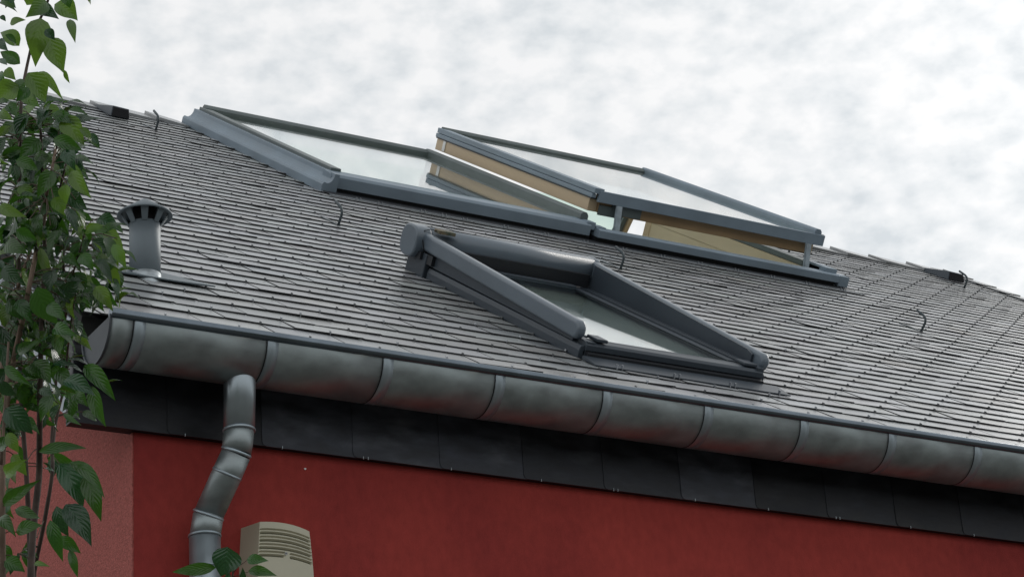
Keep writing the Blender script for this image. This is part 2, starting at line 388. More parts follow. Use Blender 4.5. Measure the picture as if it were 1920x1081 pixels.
slates = bpy.data.objects.new('slate_roof', me); sc.collection.objects.link(slates)
hpart(slates); slates.rotation_euler = (TH, 0, 0)

# ridge capping slates, lapped towards the left, on both sides of the windows
def cap(u0, u1):
    u = u0
    while u < u1 - .02:
        l = .30; e_ = min(u + l * 1.15, u1)
        li = .006 + rnd.uniform(0, .004)
        b.hexa([(u, VR - .17, -.002), (e_, VR - .17, -.004), (e_, VR + .01, -.006), (u, VR + .02, -.004),
                (u, VR - .17, .012 + li), (e_, VR - .17, .004), (e_, VR + .01, .004), (u, VR + .02, .012 + li)])
        u += l
for ca_, cb_ in ((UL, 2.02), (5.12, UR)):
    b = MB(); tcol = b.bm.loops.layers.float_color.new('tone'); cap(ca_, cb_)
    for f in b.bm.faces:
        k = rnd.uniform(.8, 1.2)
        for l_ in f.loops: l_[tcol] = (k, k, k, 1)
    o = b.build('ridge_capping', 'slate'); o.parent = slates
# right verge slates
b = MB(); tcol = b.bm.loops.layers.float_color.new('tone')
v = -.1
while v < VR - .05:
    b.hexa([(UR - .10, v, .001), (UR + .012, v, .001), (UR + .012, v + .3, -.003), (UR - .10, v + .3, -.003),
            (UR - .10, v, .012), (UR + .012, v, .012), (UR + .012, v + .3, .004), (UR - .10, v + .3, .004)]); v += .23
for f in b.bm.faces:
    for l_ in f.loops: l_[tcol] = (.8, .8, .8, 1)
o = b.build('verge_capping', 'slate'); o.parent = slates

# slate-hung eaves board (fascia)
b = MB(); tcol = b.bm.loops.layers.float_color.new('tone')
YF = YW - .022; ZF = -.341; x = -.262; i = 0
while x < XR + .1:
    wd = .278; a0 = x - .012; a1 = min(x + wd, XR + .1)
    yo = YF - rnd.uniform(0, .001); dz = rnd.gauss(0, .0006)
    c = .012
    prof = [(a0 + c, ZF + dz), (a1, ZF + dz), (a1, -.085), (a0, -.085), (a0, ZF + dz + c), (a0 + c * .3, ZF + dz + c * .3)] if i else \
           [(a0 + .012, ZF + dz), (a1, ZF + dz), (a1, -.085), (a0 + .012, -.085)]
    nf = len(b.bm.faces)
    b.prism(prof, 'y', lambda q: yo - .005 - .0022 * (a1 - q[0]) / wd, lambda q: yo - .0022 * (a1 - q[0]) / wd)
    b.bm.faces.ensure_lookup_table(); k = rnd.choice((.7, .85, 1, 1.2, 2.0))
    for f in b.bm.faces[nf:]:
        for l_ in f.loops: l_[tcol] = (k, k, k, 1)
    if i and i % 1 == 0:
        for hx in ((a0 + .03 + rnd.uniform(0, .03),) if i % 3 else (a0 + .03, a0 + .045)):
            nf = len(b.bm.faces); b.box(hx, hx + .0016, yo - .0095, yo - .006, ZF + dz - .003, ZF + dz + .005, 1)
            b.bm.faces.ensure_lookup_table()
            for f in b.bm.faces[nf:]:
                for l_ in f.loops: l_[tcol] = (1, 1, 1, 1)
    x += wd; i += 1
b.box(-.262, XR + .1, YF, YW + .02, -.337, -.085)
for f in b.bm.faces[-6:]:
    for l_ in f.loops: l_[tcol] = (.5, .5, .5, 1)
hpart(b.build('fascia', ['fascia', 'solder']))

# raking board on the left gable, hung with lapping panels, coloured pale for sky reflection
b = MB()
xb = -.262; hb0 = -.255; v = -.07; i = 0
b.prism([(YF, -.334), (YF, -.05), (VR * CT, VR * ST - .01 - .022), (VR * CT, VR * ST - .334)], 'x', xb + .008, XG - .001)
o = hpart(b.build('verge_soffit', 'barge'))
b = MB()
t0 = YF
while t0 < VR * CT - .02:
    t1 = min(t0 + .19, VR * CT)
    f_ = lambda y: (y - YF) * math.tan(TH)
    xo = xb + .004 - .003 * (i % 2)
    b.prism([(t0, -.337 + f_(t0)), (t1, -.337 + f_(t1)), (t1 - .02, -.052 + f_(t1 - .02)), (t0 - (.02 if i else 0), -.052 + f_(t0 - (.02 if i else 0)))], 'x', xo - .003, xo + .004)
    t0 = t1 - .004; i += 1
hpart(b.build('barge_board', 'barge'))

# attic light well under the two big windows, lined with tan board, and the glazed rear opening
LW = empty('light_well'); LW.name = 'light_well'
b = MB()
# right reveal (in roof coordinates it reaches v 3.80 .. 5.40), left reveal, lower reveal
yv = lambda v, h: (v * CT - h * ST, v * ST + h * CT)
right = [yv(3.80, -.026), yv(5.40, -.026), yv(5.40, -.40), (YRI - .05, 2.2), (yv(3.80, 0)[0], 1.6)]
b.prism(right, 'x', 4.880, 4.93)
b2 = MB(); b2.prism([yv(3.80, -.024), yv(5.40, -.024), yv(5.40, .050), yv(3.80, .050)], 'x', 4.876, 4.932); o = hpart(b2.build('opening_frame', 'lining'))
left = [yv(3.80, -.024), yv(5.58, -.024), (YRI, 1.6), (yv(3.80, 0)[0], 1.6)]
b.prism(left, 'x', 2.06, 2.11)
y0 = yv(3.80, 0)[0]
b.box(2.11, 4.88, y0 - .04, y0, 1.6, yv(3.80, -.03)[1])
o = b.build('light_well_lining', 'lining'); LW_lining = hpart(o)
b = MB()   # post at the far end of the right reveal
pst = [yv(5.395, .02), yv(5.455, .02), yv(5.455, -.42), yv(5.395, -.42)]
b.prism(pst, 'x', 4.877, 4.93)
hpart(b.build('corner_post', 'wood'))
b = MB()
b.box(2.0, 5.2, y0, YRI + 1.45, 1.55, 1.6)
hpart(b.build('attic_floor', 'white'))
bpy.data.objects.remove(LW)
# rear glazing: glass pane, mullion, open strip
rg = MB()
rg.box(2.12, 4.762, .02, 1.68, -.03, -.022)
o = hpart(rg.build('rear_glass', 'glass_green')); o.location = (0, YRI - .06, ZRI); o.rotation_euler = (-TH, 0, 0)
rg = MB(); rg.box(4.763, 4.790, -.02, 1.68, -.06, .0)
o = hpart(rg.build('rear_glazing_rail', 'frame_dark')); o.location = (0, YRI - .06, ZRI); o.rotation_euler = (-TH, 0, 0)
rg = MB(); rg.box(4.797, 4.822, -.02, 1.68, -.07, -.01)
o = hpart(rg.build('rear_glazing_post', 'wood')); o.location = (0, YRI - .06, ZRI); o.rotation_euler = (-TH, 0, 0)

# ------------------------------------------------------------------ gutter
gut = empty('gutter', (0, 0, -.12))
tag(gut, 'half round weathered zinc gutter with rolled front bead along the eaves', 'gutter')
gut.location = (-.25, -.14, -.12); GO = Matrix.Translation((.25, .14, .12))
def gpart(o, par=gut): o.parent = par; o.matrix_parent_inverse = (Matrix.Translation(-Vector(par.location)) if par is gut else Matrix.Identity(4)); return o
GY, GZc, GR = -.140, -.128, .100
def gz(x): return .002 * (x / 3.0)
def half(b, x0, x1, r0, r1, mi=0, t=.002, a0=180, a1=362, nseg=28):
    o_, i_ = [], []
    for k in range(nseg + 1):
        a = R(a0 + (a1 - a0) * k / nseg)
        o_.append((math.cos(a), math.sin(a)))
    def ringp(x, r): return [(x, GY + r * c, GZc + gz(x) + r * s_) for c, s_ in o_]
    A = [b.bm.verts.new(p) for p in ringp(x0, r0)]; B = [b.bm.verts.new(p) for p in ringp(x1, r1)]
    C_ = [b.bm.verts.new(p) for p in ringp(x0, r0 - t)]; D = [b.bm.verts.new(p) for p in ringp(x1, r1 - t)]
    for k in range(nseg):
        for q in ((A[k], A[k + 1], B[k + 1], B[k]), (C_[k + 1], C_[k], D[k], D[k + 1]), (A[k + 1], A[k], C_[k], C_[k + 1]), (B[k], B[k + 1], D[k + 1], D[k])):
            f = b.bm.faces.new(q); f.smooth = True; f.material_index = mi
joints = [-.19, .188, .536, .892, 1.252, 1.609, 1.965, 2.307, 2.657]
while joints[-1] < UR: joints.append(joints[-1] + .352)
ends = [-.25] + joints[1:]
# the sections of trough: each is a slightly tapered length slipped over the next
trough = MB(); xs = [-.25] + joints + [UR + .02]
for a, c in zip(xs, xs[1:]):
    if c <= a: continue
    half(trough, a, c + .001, GR, GR + .0006)
tro = gpart(trough.build('trough', 'zinc', bevel=0, recalc=False))
for a in joints[:-1]:
    b = MB(); half(b, a + .0035, a + .036, GR + .0006, GR + .0004, t=.0006); half(b, a + .0012, a + .0034, GR + .0014, GR + .0014, t=.0014, mi=1)
    gpart(b.build('joint_strap', ['strap_zinc', 'black'], recalc=False))
b = MB(); b.tube([(-.252, GY - GR + .001, GZc + gz(-.25) + .004), (1.5, GY - GR + .001, GZc + gz(1.5) + .004), (3.5, GY - GR + .001, GZc + gz(3.5) + .004), (UR + .02, GY - GR + .001, GZc + gz(UR) + .004)], .0135, n=20)
gpart(b.build('front_bead', 'bead_zinc'))
b = MB()   # stop end: recessed half disc and a rim
cp = [(GY + (GR - .002) * math.cos(R(180 + 180 * k / 24)), GZc + (GR - .002) * math.sin(R(180 + 180 * k / 24))) for k in range(25)]
b.prism(cp, 'x', -.249, -.246)
half(b, -.2545, -.249, GR + .002, GR + .002, t=.004)
gpart(b.build('stop_end', 'stop_zinc'))

# ------------------------------------------------------------------ downpipe
dp = empty('downpipe', (.09, -.04, GZ)); tag(dp, 'round zinc downpipe bending from the gutter outlet back to the red wall', 'downpipe')
def dpart(o, par=dp): o.parent = par; o.matrix_parent_inverse = Matrix.Translation(-Vector(par.location)) if par is dp else Matrix.Identity(4); return o
r0 = .0425
P0, P1, P2, P3, P4 = Vector((.154, -.14, -.218)), Vector((.149, -.14, -.362)), Vector((.143, -.132, -.425)), Vector((.096, -.052, -.575)), Vector((.090, -.040, -.632))
def pipe(name, pts, r, m_='zinc', n=32): b = MB(); b.tube(pts, r, n=n); return dpart(b.build(name, m_))
pipe('outlet', [P0 + Vector((0, 0, .03)), P0, P1 + Vector((0, 0, -.004))], [r0 + .002, r0 + .001, r0 - .001], 'zinc_new')
pipe('elbow', [P1 + Vector((0, 0, .006)), (P1 + P2) / 2, P2], [r0 - .002, r0 - .002, r0 - .003])
pipe('slanted_pipe', [P2, P2.lerp(P3, .3), P3], [r0 - .003, r0 - .002, r0 - .003])
pipe('elbow', [P3, (P3 + P4) / 2, P4], [r0 - .002] * 3)
pipe('vertical_pipe', [P4 + Vector((0, 0, -.0)), P4 + Vector((0, 0, -.3)), Vector((.088, -.040, GZ))], [r0 - .001, r0 - .001, r0 - .001], 'zinc_new')
def collar(p, d, r, wd=.004):
    d = Vector(d).normalized(); b = MB(); b.tube([p - d * wd, p - d * wd * .3, p + d * wd * .3, p + d * wd], [r, r + .0015, r + .0015, r], n=32)
    dpart(b.build('collar', 'strap_zinc'))
collar(P1, (0, 0, 1), r0); collar(P2 + Vector((0, 0, .004)), (P1 - P3), r0 - .002); collar(P2.lerp(P3, .33), P2 - P3, r0 - .002)
collar(P3, (P2 - P4), r0 - .001); collar(P4 + Vector((0, 0, .002)), (0, 0, 1), r0); collar(P4 + Vector((0, 0, -.085)), (0, 0, 1), r0, .002)

# ------------------------------------------------------------------ alarm siren box on the wall
sb = empty('alarm_box', (.32, YW, -.85)); tag(sb, 'cream plastic alarm siren box with louvre slots and a screw, mounted on the red wall', 'alarm box')
def spart(o): o.parent = sb; o.matrix_parent_inverse = Matrix.Translation(-Vector(sb.location)); return o
b = MB(); NX, NZ = 30, 150
Z0, Z1 = -1.02, -.572; yf = -.058
def spt(i, j):
    s_ = -1 + 2 * i / NX; t = j / NZ; z = Z0 + (Z1 - Z0) * t
    hw = .083 - .010 * max(0, (t - .55) / .45) ** 2
    x = .320 + s_ * hw
    y = yf + .012 * s_ * s_
    zz = z - .016 * (s_ * .5 + .5) ** 2 * t - .004 * (.5 - s_ * .5) ** 2 * t
    g = 0.0; d = (Z1 - z)
    for q in range(8):
        c = .021 + q * .0105
        if abs(d - c) < .0021 and abs(s_) < .97:
            if q >= 6 and abs(s_) < .11: continue
            g = 1
    return Vector((x, y + g * .006, zz)), g
grid = [[spt(i, j) for j in range(NZ + 1)] for i in range(NX + 1)]
V_ = [[b.bm.verts.new(grid[i][j][0]) for j in range(NZ + 1)] for i in range(NX + 1)]
for i in range(NX):
    for j in range(NZ):
        f = b.bm.faces.new((V_[i][j], V_[i + 1][j], V_[i + 1][j + 1], V_[i][j + 1]))
        f.material_index = 1 if (grid[i][j][1] + grid[i + 1][j][1] + grid[i][j + 1][1] + grid[i + 1][j + 1][1]) >= 3 else 0
# sides, flaring towards the wall
def back_pt(p, i, j):
    q = p.copy(); q.y = YW
    if i == 0: q.x -= .020
    if i == NX: q.x += .006
    if j == NZ: q.z += .003
    return q
rim = [(i, NZ) for i in range(NX + 1)] + [(NX, j) for j in range(NZ - 1, -1, -1)] + [(i, 0) for i in range(NX - 1, -1, -1)] + [(0, j) for j in range(1, NZ)]
BV = [b.bm.verts.new(back_pt(grid[i][j][0], i, j)) for i, j in rim]
for k in range(len(rim)):
    k2 = (k + 1) % len(rim); a, c = rim[k], rim[k2]
    b.bm.faces.new((V_[a[0]][a[1]], V_[c[0]][c[1]], BV[k2], BV[k]))
b.bm.faces.new(BV)
o = spart(b.build('cover', ['cream', 'cream_groove']))
b = MB(); scz = Z1 - .0845 - .004
b.prism([(.316 + .0045 * math.cos(a), scz + .0045 * math.sin(a)) for a in [k * math.pi / 8 for k in range(16)]], 'y', yf - .001, yf + .003)
b.prism([(.316 - .003, scz - .0006), (.316 + .003, scz - .0006), (.316 + .003, scz + .0006), (.316 - .003, scz + .0006)], 'y', yf - .0016, yf - .0008, mi=1)
spart(b.build('screw', ['screw', 'black']))

# ------------------------------------------------------------------ things in roof coordinates
def roof_thing(name, u, v, label, cat, group=None):
    e_ = empty(name, RW(u, v, 0), TH); tag(e_, label, cat, group); e_['o'] = 0; del e_['o']
    e_['_u'] = 0; del e_['_u']
    off = Matrix.Translation((-u, -v, 0))
    def put(o, par=None):
        o.parent = par or e_
        o.matrix_parent_inverse = off if par is None else Matrix.Identity(4)
        return o
    return e_, put

# --- vent pipe (vertical)
vb = RW(.148, .611, 0)
vp = empty('vent_pipe', vb); tag(vp, 'grey round vent pipe with conical rain cap standing on the slates', 'vent pipe')
def vpart(o): o.parent = vp; return o
b = MB(); b.lathe([(0, -.05), (.047, -.05), (.047, .166), (.044, .168), (.044, .12), (0, .12)], (0, 0, 0), 40); vpart(b.build('pipe', 'zinc_dull'))
b = MB(); b.lathe([(0, .254), (.010, .248), (.083, .197), (.084, .193), (.081, .191), (.012, .232), (0, .234)], (0, 0, 0), 48); vpart(b.build('rain_cap', 'zinc_dull'))
for k in range(8):
    b = MB(); a = 2 * math.pi * (k + .5) / 8; ca, sa = math.cos(a), math.sin(a)
    def q(r, t, z): return (r * ca - t * sa, r * sa + t * ca, z)
    b.hexa([q(.0455, -.008, .160), q(.0455, .008, .160), q(.0485, .008, .160), q(.0485, -.008, .160),
            q(.070, -.012, .200), q(.070, .012, .200), q(.073, .012, .197), q(.073, -.012, .197)])
    vpart(b.build('cap_bracket', 'zinc_dull'))
b = MB(); b.lathe([(.0, .148), (.038, .150), (.036, .225), (0, .225)], (0, 0, 0), 24); vpart(b.build('inner_tube', 'black'))
b = MB()
prof = [(-.085, -.06), (.085, -.06), (.21, -.045), (.085, .11), (-.085, .11), (-.10, -.045)]
A = [b.bm.verts.new((x, y, .003 if y < 0 else -.006)) for x, y in prof]; B = [b.bm.verts.new((x, y, .007 if y < 0 else -.003)) for x, y in prof]
for k in range(6): b.bm.faces.new((A[k], A[(k + 1) % 6], B[(k + 1) % 6], B[k]))
b.bm.faces.new(A[::-1]); b.bm.faces.new(B)
o = vpart(b.build('base_flashing', 'zinc_dull')); o.rotation_euler = (TH, 0, 0); o.location = (0, 0, .002)
b = MB(); b.lathe([(.052, -.04), (.050, -.020), (.0475, .0), (.046, .0)], (0, 0, 0), 32); o = vpart(b.build('collar', 'solder'))

# --- ladder hooks
def hook_mesh():
    b = MB()
    pts = [(0, 0, -.004), (.000, -.006, .020), (.001, -.010, .045), (0, -.006, .062), (0, .012, .072), (0, .040, .078), (0, .070, .084)]
    b.tube(pts, .0066, n=12, flat=.8)
    b.box(-.009, .009, -.004, .16, -.004, .002)
    return b
hooks = [(1.643, 2.578, 'bent ladder hook just below the left end of the closed skylight'),
         (3.142, 2.819, 'bent ladder hook above the awning skylight, close under the raised skylight'),
         (4.639, 2.532, 'bent ladder hook standing alone on the slates right of the skylight'),
         (1.669, 4.947, 'ladder hook under the ridge between the black roof vent and closed skylight'),
         (6.826, 4.909, 'ladder hook beside the dark roof vent at the right end of the ridge'),
         (5.538, 4.942, 'small ladder hook seen under the raised sash near the ridge')]
h0 = None
for u, v, lab in hooks:
    if h0 is None:
        h0 = hook_mesh().build('ladder_hook', 'hook_iron'); o = h0
    else:
        o = h0.copy(); sc.collection.objects.link(o)
    o.location = RW(u, v, 0); o.rotation_euler = (TH, R(rnd.uniform(-6, 6)), 0)
    tag(o, lab, 'roof hook', 'ladder hooks on the slate roof')

# --- slate vents at the ridge
def hood(u, v, lab, wd=.10, skew=.0):
    e_, put = roof_thing('roof_vent', u, v, lab, 'roof vent', 'small roof vents under the ridge')
    b = MB()
    b.hexa([(u - wd / 2, v - .02, 0), (u + wd / 2, v - .02, 0), (u + wd * .45, v + .30, -.004), (u - wd * .45, v + .30, -.004),
            (u - wd * .42, v, .052), (u + wd * .45, v, .048), (u + wd * .45, v + .30, .010), (u - wd * .42, v + .30, .012)])
    put(b.build('hood', 'anthracite', bevel=.003))
    b = MB(); b.hexa([(u - wd * .44, v - .0245, .004), (u + wd * .46, v - .0245, .004), (u + wd * .46, v - .017, .004), (u - wd * .44, v - .017, .004),
                      (u - wd * .38, v - .0065, .046), (u + wd * .42, v - .0065, .042), (u + wd * .42, v, .042), (u - wd * .38, v, .046)])
    put(b.build('opening', 'black'))
hood(1.565, 5.22, 'small black roof vent under the left part of the ridge'); hood(6.98, 5.20, 'small dark roof vent near the right end of the ridge', .13)

# --- lead flashings: closed window (left)
cw, put = roof_thing('skylight', 2.04, 3.67, 'closed blue grey skylight reflecting the sky at the left end of the strip', 'skylight', 'skylights in the slate roof')
b = MB()       # left side gutter flashing: stepped base, lip and hollow cheek
prof = [(2.028, -.004), (2.028, .030), (2.034, .040), (2.040, .041), (2.048, .038), (2.058, .040), (2.067, .046), (2.074, .056), (2.079, .068), (2.081, .086), (2.104, .086), (2.104, -.004)]
b.prism(prof, 'y', 3.67, 5.575); put(b.build('side_flashing', 'frame_blue'))
b = MB(); v = 3.70; i = 0
while v < 5.5:
    b.box(2.0295 - .001 * (i % 2), 2.0345, v, min(v + .235, 5.56), -.004, .024); v += .232; i += 1
put(b.build('soaker', 'frame_blue'))
b = MB()       # front: rail face above a dark recess
b.prism([(3.70, .020), (3.70, .070), (3.712, .082), (3.80, .088), (3.80, .020)], 'x', 2.075, 3.475)
put(b.build('bottom_rail', 'frame_blue', bevel=.002))
b = MB()
SX0, SX1, SV0, SV1 = 2.105, 3.485, 3.785, 5.57
b.box(SX0, SX0 + .052, SV0, SV1, .070, .101); put(b.build('sash_rail', 'frame_dark', bevel=.003))
b = MB(); b.prism([(SX1 - .045, .068), (SX1, .068), (SX1 - .002, .108), (SX1 - .012, .122), (SX1 - .034, .122), (SX1 - .045, .112)], 'y', SV0 - .02, SV1); put(b.build('sash_rail', 'frame_dark', bevel=.002))
b = MB(); b.prism([(SV1 - .05, .070), (SV1 + .01, .070), (SV1 + .01, .105), (SV1 - .005, .118), (SV1 - .030, .118), (SV1 - .05, .105)], 'x', SX0 + .02, SX1 - .002); put(b.build('sash_rail', 'frame_dark', bevel=.002))
b = MB(); b.box(SX0 + .053, SX1 - .046, SV0 - .004, SV1 - .051, .0845, .0895); put(b.build('glass', 'glass'))
b = MB(); b.box(3.465, 3.545, 3.74, 5.57, -.02, .060); put(b.build('middle_flashing', 'frame_blue', bevel=.003))
b = MB(); b.box(3.452, 3.500, 3.705, 3.775, .05, .088); b.box(3.501, 3.56, 3.70, 3.77, .03, .073); put(b.build('corner_block', 'frame_blue', bevel=.003))

# --- raised window (right)
rw, put2 = roof_thing('skylight', 3.55, 3.67, 'raised skylight with wooden underside held up on two struts near the ridge', 'skylight', 'skylights in the slate roof')
b = MB()       # base kerb: front rail along both openings
b.prism([(3.66, .024), (3.66, .060), (3.675, .066), (3.735, .066), (3.735, .024)], 'x', 3.502, 4.965)
put2(b.build('bottom_rail', 'frame_blue', bevel=.002))
b = MB(); b.prism([(3.69, -.004), (3.69, .023), (3.79, .034), (3.79, -.004)], 'x', 3.50, 4.96); put2(b.build('kerb', 'anthracite_dark'))  # kerb coloured black as the shade below the bottom rail
b = MB(); b.box(4.934, 4.975, 3.74, 5.50, -.02, .050); b.box(4.885, 4.975, 3.74, 5.50, .0505, .080); put2(b.build('right_rail', 'frame_dark', bevel=.003))
b = MB(); b.box(4.885, 4.96, 3.69, 3.90, .052, .088); b.box(4.967, 5.03, 3.665, 3.74, .006, .062); put2(b.build('corner_block', 'frame_blue', bevel=.003))
# sash
A0, A1, B0, B1 = 3.505, 4.895, 3.83, 5.60
HT = .242
sash = MB()
sash.box(A0, A0 + .055, B0 - .03, B1, HT - .024, HT + .004)               # left cover
sash.box(A0 - .004, A0 + .02, B0 - .02, B1, HT - .047, HT - .026)
sash_o = put2(sash.build('sash', 'frame_blue', bevel=.003))
def sub(o):
    o.parent = sash_o; return o
b = MB(); b.prism([(A1 - .045, HT - .04), (A1, HT - .04), (A1 - .002, HT + .008), (A1 - .012, HT + .020), (A1 - .036, HT + .020), (A1 - .045, HT + .010)], 'y', B0 - .02, B1); sub(b.build('right_cover', 'frame_blue', bevel=.002))
b = MB(); b.prism([(B1 - .045, HT - .03), (B1 + .008, HT - .03), (B1 + .008, HT - .002), (B1 - .006, HT + .013), (B1 - .028, HT + .013), (B1 - .045, HT)], 'x', A0 + .02, A1 - .002); sub(b.build('top_cover', 'frame_dark', bevel=.002))
b = MB(); b.box(A0 + .03, A1 + .015, B0 - .035, B0 - .015, HT - .062, HT - .006); b.box(A0 + .03, A1 + .015, B0 - .034, B0 + .03, HT - .016, HT - .010); sub(b.build('bottom_cover', 'frame_blue', bevel=.002))
b = MB(); b.box(A1 - .01, A1 + .07, B0 + .05, B0 + .12, HT - .018, HT - .010); sub(b.build('drip_lip', 'frame_dark'))
b = MB(); b.box(A0 + .056, A1 - .046, B0 - .010, B1 - .046, HT - .012, HT - .007); sub(b.build('glass', 'glass'))
hb = HT - .116
b = MB(); b.box(A0 + .006, A0 + .056, B0 + .01, B1 - .01, hb, HT - .048); sub(b.build('wooden_side_rail', 'wood', bevel=.002))
b = MB(); b.box(A1 - .056, A1 - .012, B0 + .01, B1 - .01, hb, HT - .04); sub(b.build('wooden_side_rail', 'wood', bevel=.002))
b = MB(); b.box(A0 + .057, A1 - .057, B0 + .00, B0 + .045, hb, HT - .017); sub(b.build('wooden_bottom_rail', 'wood_dark', bevel=.002))
b = MB(); b.box(A0 + .057, A1 - .057, B1 - .055, B1 - .01, hb, HT - .03); sub(b.build('wooden_top_rail', 'wood_dark', bevel=.002))
b = MB(); b.box(A0 - .001, A0 + .05, B0 - .01, B1 - .005, HT - .0535, HT - .0475); sub(b.build('gasket', 'anthracite_dark'))
b = MB(); b.box(A0 + .001, A0 + .0055, B1 - .13, B1 - .10, HT - .110, HT - .055); sub(b.build('hinge_plate', 'white'))
b = MB(); b.box(A0 + .13, A0 + .30, B0 - .014, B0 + .0, hb + .006, HT - .064); b.box(A0 + .06, A0 + .20, B0 - .012, B0, hb - .01, hb + .04); sub(b.build('lock_bar', 'frame_dark'))
# struts
def strut(u, lean=0.0):
    b = MB(); b.hexa([(u, 3.752, .02), (u + .034, 3.752, .02), (u + .034, 3.762, .02), (u, 3.762, .02),
                      (u - lean, 3.79, HT - .062), (u + .034 - lean, 3.79, HT - .062), (u + .034 - lean, 3.80, HT - .062), (u - lean, 3.80, HT - .062)])
    b.hexa([(u + .004, 3.748, .02), (u + .009, 3.748, .02), (u + .009, 3.752, .02), (u + .004, 3.752, .02),
            (u + .004 - lean, 3.786, HT - .062), (u + .009 - lean, 3.786, HT - .062), (u + .009 - lean, 3.79, HT - .062), (u + .004 - lean, 3.79, HT - .062)])
    put2(b.build('strut', 'strut_metal', bevel=.001))
strut(3.640, .0); strut(4.800, .0)

# apron flashing below both windows
b = MB(); b.prism([(3.55, -.001), (3.55, .003), (3.575, .004), (3.575, .0)], 'x', 2.03, 5.06)
b.prism([(3.576, -.001), (3.576, .003), (3.70, .004), (3.70, .0)], 'x', 2.04, 5.05, mi=2)  # sheet blackened: the rail's shadow band put into its colour
b.prism([(3.548, .000), (3.548, .005), (3.556, .005), (3.556, .000)], 'x', 2.03, 5.06, mi=1)
b.box(2.05, 3.49, 3.72, 3.73, .0, .022, 2)  # black strip added as shade in the recess under the rail
u = 2.15
while u < 5.0:
    for d in (0, .02):
        b.box(u + d, u + d + .004, 3.543, 3.552, .0, .014, 1)
    u += .22 * (1 if rnd.random() < .7 else .5)
o = hpart(b.build('apron_flashing', ['zinc_dull', 'hook_bright', 'anthracite_dark'])); o.rotation_euler = (TH, 0, 0)

# --- skylight with awning box (lower)
sk, put3 = roof_thing('skylight', 1.55, .34, 'dark skylight with rounded awning box and side rails, low above the gutter', 'skylight', 'skylights in the slate roof')
b = MB()                                                            # base curb, four sides
U0, U1, V0, V1 = 1.565, 2.262, .375, 1.60
b.box(U0, U0 + .03, V0, V1 - .03, -.02, .055); b.box(U1 - .03, U1, V0, V1, -.02, .060)
b.box(U0 + .03, U1 - .03, V1 - .03, V1, -.02, .055)
put3(b.build('base_frame', 'anthracite', bevel=.002))
b = MB(); b.prism([(U0 - .022, -.004), (U0 - .022, .022), (U0 - .018, .038), (U0 - .003, .040), (U0 - .003, -.004)], 'y', V0 + .005, V1 - .07); put3(b.build('side_flashing', 'anthracite', bevel=.002)); b = MB(); b.prism([(U1 + .022, -.004), (U1 + .022, .022), (U1 + .018, .038), (U1 + .003, .040), (U1 + .003, -.004)], 'y', V0 + .02, V1)
put3(b.build('side_flashing', 'anthracite', bevel=.002))
b = MB()
b.prism([(V0 - .02, -.002), (V0 - .02, .020), (V0, .024), (V0, -.002)], 'x', U0 + .0, U1 - .005, mi=1)
b.prism([(V0 - .11, .000), (V0 - .11, .004), (V0 - .021, .012), (V0 - .021, .000)], 'x', U0 - .02, U1 + .05, mi=0)
for u in (1.62, 1.64, 1.84, 1.86, 2.06, 2.08, 2.26):
    b.box(u, u + .004, V0 - .118, V0 - .108, .0, .016, 2)
put3(b.build('front_flashing', ['anthracite', 'anthracite_dark', 'hook_bright']))
b = MB()                                                            # bottom sash rail, rounded nose
b.prism([(V0 - .004, .026), (V0 - .004, .044), (V0 + .006, .052), (V0 + .03, .056), (V0 + .055, .050), (V0 + .055, .026)], 'x', U0 - .004, U1 - .004)
b.prism([(V0 + .056, .03), (V0 + .056, .050), (V0 + .070, .054), (V0 + .085, .046), (V0 + .085, .03)], 'x', U0 + .03, U1 - .03)
put3(b.build('bottom_rail', 'anthracite', bevel=.0015))
b = MB(); b.box(U0 + .031, U1 - .031, V0 + .086, V1 - .035, .046, .051); o = put3(b.build('glass', 'glass'))
b = MB()                                                            # inner glazing beads on the right and at the top
b.box(U1 - .085, U1 - .0305, V0 + .087, V1 - .037, .0515, .056)
b.box(U1 - .092, U1 - .088, V0 + .087, V1 - .037, .0515, .0555)
b.box(U1 - .058, U1 - .054, V0 + .087, V1 - .037, .0565, .062)
b.box(U0 + .0305, U0 + .05, V0 + .087, V1 - .037, .0515, .058)
b.box(U0 + .05, U1 - .095, V1 - .075, V1 - .037, .0515, .066)
put3(b.build('glazing_bead', 'anthracite', bevel=.0015))
# side rails (rise towards the awning box)
def rail(u0, u1, ht0, ht1, inner):
    va, vb_ = V0 + .02, V1 + .03; th_ = .062
    b = MB()
    f0 = lambda v: ht0 + (ht1 - ht0) * (v - va) / (vb_ - va)
    prof = []
    for k in range(13):                                   # rounded lower end
        a = R(270 - 180 * k / 12); prof.append((va + .03 + .03 * math.cos(a), f0(va) - th_ / 2 + th_ / 2 * math.sin(a)))
    prof += [(vb_, f0(vb_)), (vb_, f0(vb_) - th_)]
    b.prism(prof, 'x', u0, u1)
    o = put3(b.build('side_rail', 'roller_grey', bevel=.012, bseg=5))
    b = MB(); b.prism([(va + .05, .040), (va + .05, f0(va) - th_ + .004), (vb_ - .03, f0(vb_) - th_ + .004), (vb_ - .03, .045)], 'x', inner[0], inner[1]); put3(b.build('side_skirt', 'anthracite'))
rail(U0 - .034, U0 + .000, .112, .154, (U0 - .016, U0 + .004))
rail(U1 - .002, U1 + .032, .104, .160, (U1 - .010, U1 + .012))
b = MB(); b.prism([(V0 + .075, .052), (V0 + .075, .090), (V0 + .11, .100), (V1 - .03, .150), (V1 - .03, .052)], 'x', U1 - .012, U1 - .0035); put3(b.build('rail_lining', 'anthracite'))
# foot brackets
b = MB(); b.box(U0 + .032, U0 + .075, V0 + .0, V0 + .07, .057, .068); put3(b.build('foot_bracket', 'anthracite', bevel=.003)); b = MB(); b.box(U1 - .075, U1 - .024, V0 + .01, V0 + .07, .057, .068); put3(b.build('foot_bracket', 'anthracite', bevel=.003))
